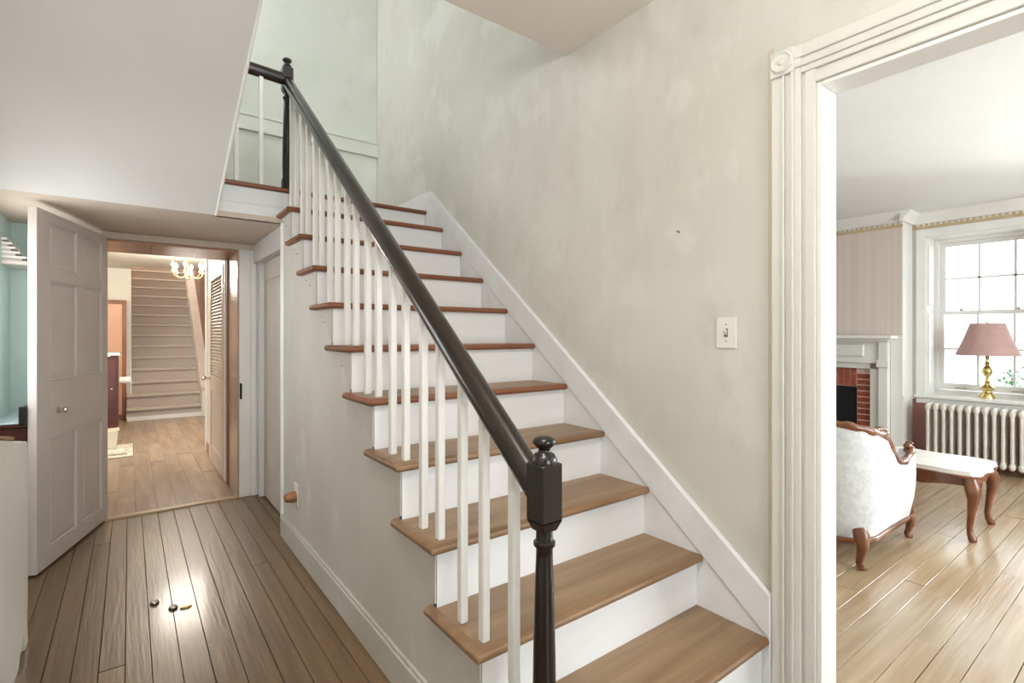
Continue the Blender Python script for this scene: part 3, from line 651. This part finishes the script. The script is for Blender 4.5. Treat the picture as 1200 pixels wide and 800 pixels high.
pd = box(1.885, 1.892, .86, 4.4, 0, PC).build('wall_panel', 'parlor_wall'); st(pd, 'parlor side of the doorway wall', 'wall')
pc = box(1.885, 6.85, -2.2, 4.5, PC, PC+.12).build('ceiling', 'parlor_ceiling'); st(pc, 'white ceiling of the parlor', 'ceiling')
# chimney breast
cbr = root('wall_right', (6.25, 2.55, 0)); st(cbr, 'pink papered chimney breast above the mantel', 'wall')
MB().box(XB, XE-.001, 1.711, 1.964, 0, PC-.001).box(XB, XE-.001, 3.12, 3.39, 0, PC-.001).box(XB, XE-.001, 1.964, 3.12, .89, PC-.001).build('breast_body', 'wallpaper', cbr, smooth=10)
box(XB-.001, XE-.007, 1.704, 1.7108, 0, PC-.001).build('side_panel', 'white_trim', cbr)
box(XB-.008, XB-.001, 1.704, 1.80, 0, 1.238).build('white_board', 'white_trim', cbr)
# crown mouldings with dentils
def crown(o, fixed, a, b):
    poly = [(fixed, PC-.001), (fixed-.095, PC-.001), (fixed-.09, PC-.02), (fixed-.045, PC-.065), (fixed-.03, PC-.10), (fixed, PC-.10)]
    c_ = MB().prism(poly, 'y', a, b).build('crown', 'white_trim', o, smooth=40)
    q = MB(); y = a
    while y < b-.02: q.box(fixed-.014, fixed, y, y+.024, PC-.122, PC-.1005); y += .045
    d_ = q.build('dentils', 'cream_trim', o); d_['kind'] = 'stuff'
    box(fixed-.006, fixed, a, b, PC-.150, PC-.1005).build('border', 'border_tan', o)
t9 = root('trim_9', (XB, 2.5, PC-.16)); st(t9, 'dentil crown moulding on the chimney breast', 'crown moulding'); crown(t9, XB-.0005, 1.704, 3.39)
t10 = root('trim_10', (XE, -.2, PC-.16)); st(t10, 'dentil crown moulding above the parlor window', 'crown moulding'); crown(t10, XE-.0005, -2.09, 1.70)
# small return of the crown along the breast side
MB().prism([(1.704, PC-.001), (1.62, PC-.001), (1.625, PC-.02), (1.665, PC-.065), (1.68, PC-.10), (1.704, PC-.10)], 'x', XB-.09, XE-.001).build('crown_return', 'white_trim', t10, smooth=40)
# window
w_1 = root('window_1', (6.6, 1.125, WZ0)); st(w_1, 'tall white sash window behind the lamp', 'window')
def window(wr_, y0, y1, z0, z1, sill=True):
    # reveal linings, casing
    box(XE-.004, 6.66, y1-.014, y1-.0005, z0, z1).build('reveal', 'white_trim', wr_)
    box(XE-.004, 6.66, y0+.0005, y0+.014, z0, z1).build('reveal', 'white_trim', wr_)
    box(XE-.004, 6.66, y0, y1, z1-.014, z1-.0005).build('reveal', 'white_trim', wr_)
    box(6.425, 6.6, y1-.024, y1-.014, z0+.1, z0+.82).build('reveal_panel', 'white_trim', wr_, bevel=.004)
    box(6.425, 6.6, y1-.024, y1-.014, z0+.9, z1-.08).build('reveal_panel', 'white_trim', wr_, bevel=.004)
    for (a, b, c, d) in ((y1-.006, y1+.072, z0, z1+.075), (y0-.072, y0+.006, z0, z1+.075), (y0+.006, y1-.006, z1-.006, z1+.075)):
        box(XE-.022, XE-.0003, a, b, c, d).build('casing', 'white_trim', wr_, bevel=.003)
    for (a, b, c, d) in ((y1-.045, y1-.014, z0+.04, z1-.014), (y0+.014, y0+.045, z0+.04, z1-.014), (y0+.045, y1-.045, z1-.045, z1-.014)):
        box(6.645, 6.78, a, b, c, d).build('frame', 'white_trim', wr_, bevel=.003)
    zm = 1.468; yl, yr = y0+.045, y1-.045
    for nm, (xa, xb), (za, zb) in (('upper_sash', (6.715, 6.75), (zm-.02, z1-.045)), ('lower_sash', (6.665, 6.70), (z0+.045, zm+.02))):
        s_ = MB().box(xa, xb, yl, yl+.042, za, zb).box(xa, xb, yr-.042, yr, za, zb).box(xa, xb, yl+.042, yr-.042, za, za+(.04 if nm[0] == 'u' else .065)).box(xa, xb, yl+.042, yr-.042, zb-.04, zb).build(nm, 'white_trim', wr_, bevel=.002)
        ga, gb = yl+.042, yr-.042; ha, hb = za+(.04 if nm[0] == 'u' else .065), zb-.04
        for i in range(3):
            for j in range(2):
                box((xa+xb)/2-.002, (xa+xb)/2+.002, lerp(ga, gb, i/3)+.001, lerp(ga, gb, (i+1)/3)-.001, lerp(ha, hb, j/2)+.001, lerp(ha, hb, (j+1)/2)-.001).build('pane', 'window_glass', s_)
        for i in (1, 2): box(xa+.004, xb-.004, lerp(ga, gb, i/3)-.009, lerp(ga, gb, i/3)+.009, ha, hb).build('glazing_bar', 'white_trim', s_)
        box(xa+.004, xb-.004, ga, gb, lerp(ha, hb, .5)-.009, lerp(ha, hb, .5)+.009).build('glazing_bar', 'white_trim', s_)
        if nm[0] == 'l':
            for y in (lerp(ga, gb, .83), lerp(ga, gb, .3)):
                box(xa-.012, xa, y-.045, y+.045, za+.018, za+.030).build('sash_lift', 'nickel', s_, bevel=.003)
                box(xa, xb, y-.012, y+.012, zb, zb+.022).build('sash_lock', 'nickel', s_, bevel=.003)
    box(XE-.05, 6.68, y0-.07, y1+.08, z0-.03, z0+.0).build('sill', 'white_trim', wr_, bevel=.005)
    box(XE-.022, XE-.0065, y0-.06, y1+.07, z0-.085, z0-.03).build('apron', 'white_trim', wr_, bevel=.003)
    box(6.68, 6.80, y0+.014, y1-.014, z0, z0+.04).build('subsill', 'white_trim', wr_)
window(w_1, WY0, WY1, WZ0, WZ1)
w_7 = root('window_7', (6.6, -.75, WZ0)); st(w_7, 'added unseen sash window further right in the parlor', 'window'); window(w_7, -1.2, -.3, WZ0, WZ1)  # unseen second window, added to bring more light into the parlor
sr = box(XE-.015, XE-.0065, 1.68, 1.704, .60, .645).build('trim_11', 'white_trim'); st(sr, 'white rail meeting the chimney breast beside the sill', 'trim')
cr2 = MB().box(6.09, 6.4, 1.694, 1.7035, .60, .64).build('trim_12', 'white_trim'); st(cr2, 'white rail along the side of the chimney breast', 'trim')

# fireplace
fpz = root('fireplace', (6.0, 2.54, 0)); tag(fpz, 'white wooden mantel with red brick surround and black firebox', 'fireplace')
YC = 2.54
def mirrored(name, m, x0, x1, d0, d1, z0, z1, bevel=.003):
    for sg in (-1, 1): box(x0, x1, YC+sg*d0, YC+sg*d1, z0, z1).build(name, m, fpz, bevel=bevel)
box(XB-.19, XB-.0015, YC-.80, YC+.80, 1.205, 1.24).build('mantel_shelf', 'white_trim', fpz, bevel=.006)
box(XB-.15, XB-.0015, YC-.765, YC+.765, 1.18, 1.205).build('mantel_moulding', 'white_trim', fpz, bevel=.008)
mirrored('pilaster', 'white_trim', XB-.085, XB-.0015, .655, .735, 0, 1.18)
mirrored('pilaster_cap', 'white_trim', XB-.105, XB-.085, .645, .745, .92, .99)
mirrored('pilaster_base', 'white_trim', XB-.105, XB-.085, .645, .745, 0, .14)
mirrored('side_frame', 'cream_trim', XB-.065, XB-.0015, .577, .655, 0, .90)
box(XB-.06, XB-.0015, YC-.655, YC+.655, .99, 1.18).build('frieze', 'white_trim', fpz, bevel=.002)
box(XB-.085, XB-.06, YC-.53, YC+.53, 1.02, 1.15).build('frieze_panel', 'white_trim', fpz, bevel=.012)
box(XB-.085, XB-.0015, YC-.655, YC+.655, .955, .99).build('frieze_moulding', 'white_trim', fpz, bevel=.006)
box(XB-.065, XB-.0015, YC-.577, YC+.577, .90, .955).build('head_frame', 'cream_trim', fpz, bevel=.002)
MB().box(XB-.02, XB+.1, YC-.576, YC-.447, 0, .90).box(XB-.02, XB+.1, YC+.447, YC+.576, 0, .90).box(XB-.02, XB+.1, YC-.447, YC+.447, .705, .90).build('mortar_bed', 'mortar', fpz, smooth=10)
for sg in (-1, 1):
    z = .006
    while z < .87:
        if z+.052 <= .892: box(XB-.03, XB-.019, YC+sg*.452, YC+sg*.574, z, z+.047).build('brick', 'brick', fpz, bevel=.002)
        z += .0605
n_ = 15; wd = .894/n_
for i in range(n_): box(XB-.03, XB-.019, YC-.447+wd*i+.006, YC-.447+wd*(i+1)-.006, .71, .895).build('brick', 'brick', fpz, bevel=.002)
MB().box(XB+.27, XB+.29, YC-.447, YC+.447, 0, .705).box(XB+.1, XB+.27, YC-.447, YC-.43, 0, .705).box(XB+.1, XB+.27, YC+.43, YC+.447, 0, .705).box(XB+.1, XB+.27, YC-.447, YC+.447, .70, .72).box(XB-.02, XB+.27, YC-.447, YC+.447, 0.0005, .01).build('firebox', 'firebox_black', fpz, smooth=10)
box(XB-.015, XB+.0, YC-.445, YC+.445, .01, .703).build('fire_screen', 'firebox_black', fpz)
box(XB-.45, XB-.11, YC-.75, YC+.75, .0015, .02).build('hearth', 'hearth_slate', fpz, bevel=.003)

# radiator
rd = root('radiator', (6.22, 1.0, 0)); tag(rd, 'white cast iron column radiator under the parlor window', 'radiator')
nsec = 20; y = 1.545
sec_me = None
for i in range(nsec):
    yc = y-.029-.0587*i
    if sec_me is None:
        q = MB()
        for x in (6.135, 6.20, 6.265):
            q.tube([(x, yc, .10), (x, yc, .55)], .0145, 8, ry=.019, up=(1, 0, 0), rot=pi/8)
        for z in (.095, .555):
            q.tube([(6.115, yc, z), (6.125, yc, z), (6.275, yc, z), (6.285, yc, z)], [.012, .0225, .0225, .012], 10, ry=[.02, .036, .036, .02])
        s_ = q.build('section', 'radiator_white', rd, smooth=60); sec_me = s_.data; z_ = s_.location.z
    else:
        s_ = bpy.data.objects.new('section', sec_me); COL.objects.link(s_); s_.parent = rd; b_ = BASE['radiator']
        s_.location = (6.2-b_[0], yc-b_[1], z_)
for yy in (1.515, y-.0587*nsec+.03):
    MB().lathe([(.001, .0), (.022, .0), (.014, .03), (.018, .062), (.001, .062)], 6.135, yy, 0.0015, 10).build('foot', 'radiator_white', rd)
    MB().lathe([(.001, .0), (.022, .0), (.014, .03), (.018, .062), (.001, .062)], 6.265, yy, 0.0015, 10).build('foot', 'radiator_white', rd)
MB().tube([(6.2, 1.54, .095), (6.2, 1.60, .095), (6.2, 1.62, .08), (6.2, 1.62, .002)], .012, 8).build('pipe', 'radiator_white', rd)

# table lamp on the sill
LX, LY, LZ0 = 6.52, None, .645
LY = 6.52*(.7997-.6004*.933)/(.6004+.7997*.933)
la = root('table_lamp', (LX, LY, LZ0)); tag(la, 'brass table lamp with a pink shade on the window sill', 'lamp')
MB().lathe([(.001, 0), (.062, 0), (.062, .018), (.050, .03), (.044, .05), (.030, .058), (.030, .068), (.052, .085), (.056, .10), (.030, .122), (.016, .135), (.026, .15), (.014, .165), (.012, .20), (.022, .21), (.036, .235), (.040, .262), (.026, .295), (.014, .31), (.024, .325), (.012, .34), (.012, .37), (.020, .385), (.010, .40), (.010, .44), (.001, .44)], LX, LY, LZ0, 20).build('stem', 'brass', la, smooth=60)
MB().tube([(LX, LY, LZ0+.44), (LX, LY-.045, LZ0+.52), (LX, LY-.03, LZ0+.66), (LX, LY, LZ0+.70), (LX, LY+.03, LZ0+.66), (LX, LY+.045, LZ0+.52), (LX, LY, LZ0+.44)], .003, 6).build('harp', 'brass', la)
def shade(r0, r1, z0, z1):
    q = MB(); n = 40; t = .004
    prof = [(r0, z0), (lerp(r0, r1, .5)-.006, lerp(z0, z1, .5)), (r1, z1), (r1-t, z1), (lerp(r0, r1, .5)-.006-t, lerp(z0, z1, .5)), (r0-t, z0)]
    k_ = len(prof); vs_ = []; fs_ = []
    for i in range(n):
        a = 2*pi*i/n
        for r, z in prof: vs_.append((LX+r*cos(a), LY+r*sin(a), z))
    for i in range(n):
        j = (i+1) % n
        for p in range(k_): fs_.append((i*k_+p, j*k_+p, j*k_+(p+1) % k_, i*k_+(p+1) % k_))
    return q.add(vs_, fs_)
sh = shade(.235, .125, LZ0+.405, LZ0+.71).build('lamp_shade', 'shade_pink', la, smooth=60)
for i in range(3):
    a = 2*pi*i/3; MB().tube([(LX, LY, LZ0+.70), (LX+.122*cos(a), LY+.122*sin(a), LZ0+.70)], .002, 5).build('spider', 'brass', la)
MB().ball((LX, LY, LZ0+.715), .011).build('finial', 'brass', la)

# armchair: facing +x locally
ac = root('armchair', (3.45, 1.36, 0), 0, local=True); tag(ac, 'white brocade armchair with carved walnut frame in the parlor', 'armchair')
def path(off=0, n=60):
    """plan of the barrel shell from the right arm front round the back to the left arm front"""
    W, B, R, Fx = .345+off, -.375-off, .22+off, .40
    pts = []
    segs = 22
    for i in range(segs): pts.append((lerp(Fx, B+R, i/segs), -W+.02*(1-i/segs)*0))
    for i in range(14): a = i/14*pi/2; pts.append((B+R-R*sin(a), -W+R-R*cos(a)))
    for i in range(10): pts.append((B, lerp(-W+R, W-R, i/10)))
    for i in range(14): a = i/14*pi/2; pts.append((B+R-R*cos(a), W-R+R*sin(a)))
    for i in range(segs+1): pts.append((lerp(B+R, Fx, i/segs), W))
    return pts
def toph(x, y):
    # height of the shell's top edge, by distance along the side
    if x > -.02:
        key = [(-.02, .63), (.04, .575), (.10, .52), (.18, .487), (.26, .485), (.34, .515), (.40, .54)]
    else:
        key = [(-.40, .775 - .55*abs(y)**2*.4), (-.33, .745), (-.2, .705), (-.10, .68), (-.05, .655), (-.02, .63)]
    for (a, za), (b, zb) in zip(key, key[1:]):
        if a <= x <= b: t = (x-a)/(b-a); return lerp(za, zb, t)
    return key[-1][1] if x > key[-1][0] else key[0][1]
po, pi_ = path(0), path(-.075)
def both(hf, zb, name, m):
    q = MB(); n = len(po); vs_ = []; fs_ = []
    rows = 7
    for (ox, oy), (ix, iy) in zip(po, pi_):
        zt = hf(ox, oy)
        for r in range(rows):
            t = r/(rows-1); bul = .022*sin(pi*t)
            cx, cy = (0.03, 0); dx, dy = ox-cx, oy-cy; l_ = sqrt(dx*dx+dy*dy) or 1
            # outer face bulges a little and leans in towards the foot
            lean = -.030*(1-t)
            vs_.append((ox+dx/l_*(bul+lean)*(.4 if ox > .1 else 1), oy+dy/l_*(bul+lean), lerp(zb, zt, t)))
        for r in range(rows):
            t = 1-r/(rows-1); vs_.append((ix, iy, lerp(zb, zt, t)))
    k_ = rows*2
    for i in range(n-1):
        for p in range(k_): fs_.append((i*k_+p, (i+1)*k_+p, (i+1)*k_+(p+1) % k_, i*k_+(p+1) % k_))
    fs_.append(tuple(range(k_))); fs_.append(tuple((n-1)*k_+i for i in range(k_)))
    return q.add(vs_, fs_).build(name, m, ac, smooth=60)
both(toph, .135, 'upholstered_back', 'brocade')
mid = path(-.010)
crest = [(x, y, toph(x, y)+.008+.003*sin(i*1.9)*(1 if x < .0 else .3)) for i, (x, y) in enumerate(mid)]
rad = [.019+.003*sin(i*1.3) for i in range(len(crest))]
for i in (0, len(rad)-1): rad[i] = .014
MB().tube(crest, rad, 10, ry=[r*1.15 for r in rad]).build('crest_rail', 'walnut', ac, smooth=60)
for sg in (-1, 1):
    q = MB().ball((.40, sg*.315, .545), .034, .026, .030).ball((.375, sg*.315, .565), .022, .022, .018)
    for i in range(5): a = i*1.2; q.ball((.40+.030*cos(a), sg*.315, .55+.028*sin(a)), .013, .022, .013, 8, 6)
    q.build('arm_scroll', 'walnut', ac, smooth=60)
    q = MB()
    for i, (dx, dz) in enumerate(((-.05, .71), (-.09, .722), (-.13, .724), (-.17, .725), (-.03, .69))): q.ball((dx, sg*.322, dz), .024, .02, .016, 8, 6)
    q.build('carved_leaf', 'walnut', ac, smooth=60)
    MB().tube([(.40, sg*.318, .15), (.405, sg*.318, .30), (.40, sg*.318, .45), (.41, sg*.316, .53)], [.028, .022, .02, .026], 10, up=(1, .3, 0)).build('arm_post', 'walnut', ac, smooth=60)
q = MB()
q.tube([(x*.95, y*.935, .128) for x, y in po], .012, 8, ry=.016).tube([(.40, -.32, .125), (.42, 0, .12), (.40, .32, .125)], .022, 8, ry=.03)
q.build('seat_rail', 'walnut', ac, smooth=60)
MB().box(-.30, .41, -.27, .27, .15, .30).build('seat_base', 'brocade', ac, bevel=.02)
MB().box(-.30, .43, -.268, .268, .30, .41).build('seat_cushion', 'brocade', ac, bevel=.045, seg=4, smooth=60)
def cab_leg(x, y, dx, dy, h, r0=.026, name='leg', par=None):
    k_ = [(0, 1.0, 1.15), (.35, .86, 1.3), (.55, .62, .95), (.2, .32, .66), (-.05, .14, .55), (.15, .06, .62), (.45, .02, .8), (.5, .0, .5)]
    pts = [(x+dx*a, y+dy*a, h*z) for a, z, r in k_]
    MB().tube(pts, [r0*r for a, z, r in k_], 12, up=(1, .3, 0)).build(name, 'walnut', par, smooth=60)
for sg in (-1, 1):
    cab_leg(-.325, sg*.295, -.045, sg*.045, .205, .030, 'leg', ac)
    cab_leg(.385, sg*.31, .03, sg*.03, .14, .026, 'leg', ac)

# coffee table
ct = root('coffee_table', (4.30, 1.27, 0), 0, local=True); tag(ct, 'low table with white top and curved walnut legs beside the armchair', 'table')
HX, HY = .27, .52
def topline(off, n=72):
    pts = []
    for i in range(n):
        a = 2*pi*i/n; c_, s_ = cos(a), sin(a)
        p = 7; r = (abs(c_)**p+abs(s_)**p)**(-1/p)
        wv = .012*cos(8*a)
        pts.append(((HX+off+wv)*r*c_, (HY+off+wv)*r*s_))
    return pts
MB().prism(topline(0), 'z', .395, .405).prism(topline(-.008), 'z', .405, .42).build('table_top', 'table_white', ct, smooth=30)
MB().prism(topline(.006), 'z', .382, .395).build('top_rim', 'walnut', ct, smooth=40)
def apron(a, b, axis, fix):
    n = 16; pts = [(a, .382), (b, .382)]
    for i in range(n+1):
        t = i/n; x = lerp(b, a, t); z = .300+.028*abs(cos(t*pi*2))*(1 if t not in (.5,) else 0)-.018*math.exp(-((t-.5)/.06)**2)
        pts.append((x, z))
    if axis == 'y': q = MB().prism(pts, 'y', fix-.011, fix+.011)
    else: q = MB().prism(pts, 'x', fix-.011, fix+.011)
    q.build('apron', 'walnut', ct, smooth=30)
apron(-.22, .22, 'y', -.47); apron(-.22, .22, 'y', .47); apron(-.46, .46, 'x', -.225); apron(-.46, .46, 'x', .225)
for sx_ in (-1, 1):
    for sy_ in (-1, 1):
        x, y = sx_*.222, sy_*.467; dx, dy = sx_*.03, sy_*.03
        k_ = [(0, .385, .034), (.1, .36, .037), (.6, .31, .040), (.7, .25, .030), (.3, .16, .021), (-.05, .08, .016), (.1, .04, .018), (.5, .016, .023), (.6, .0, .018)]
        MB().tube([(x+dx*a, y+dy*a, z) for a, z, r in k_], [r for a, z, r in k_], 12, up=(1, .3, 0)).build('leg', 'walnut', ct, smooth=60)

# ================================================================== OUTSIDE
gr = box(6.9, 40, -16, 24, -.75, -.7).build('ground', 'paving'); st(gr, 'pale bright ground outside the parlor window', 'ground')
bu = root('shrub', (10.2, 1.2, -.7)); tag(bu, 'green leafy shrub outside the parlor window', 'shrub')
q = MB(); rr = random.Random(4)
for i in range(900):
    a = rr.uniform(0, 2*pi); u = rr.uniform(-1, 1); r = .62*rr.uniform(.75, 1); s2 = sqrt(1-u*u)
    c0 = Vector((10.2+r*s2*cos(a), 1.2+r*s2*sin(a), .22+r*1.05*u)); d = Vector((rr.uniform(-1, 1), rr.uniform(-1, 1), rr.uniform(-.3, 1))).normalized(); e = d.cross(Vector((rr.uniform(-1, 1), .3, 1))).normalized()
    l_ = rr.uniform(.05, .09); q.add([c0, c0+d*l_*.5+e*l_*.28, c0+d*l_, c0+d*l_*.5-e*l_*.28], [(0, 1, 2, 3)])
f_ = q.build('foliage', 'leaf', bu, smooth=10); f_['kind'] = 'stuff'
MB().tube([(10.2, 1.2, -.7), (10.2, 1.2, -.2)], .04, 8).build('stem', 'bark', bu)
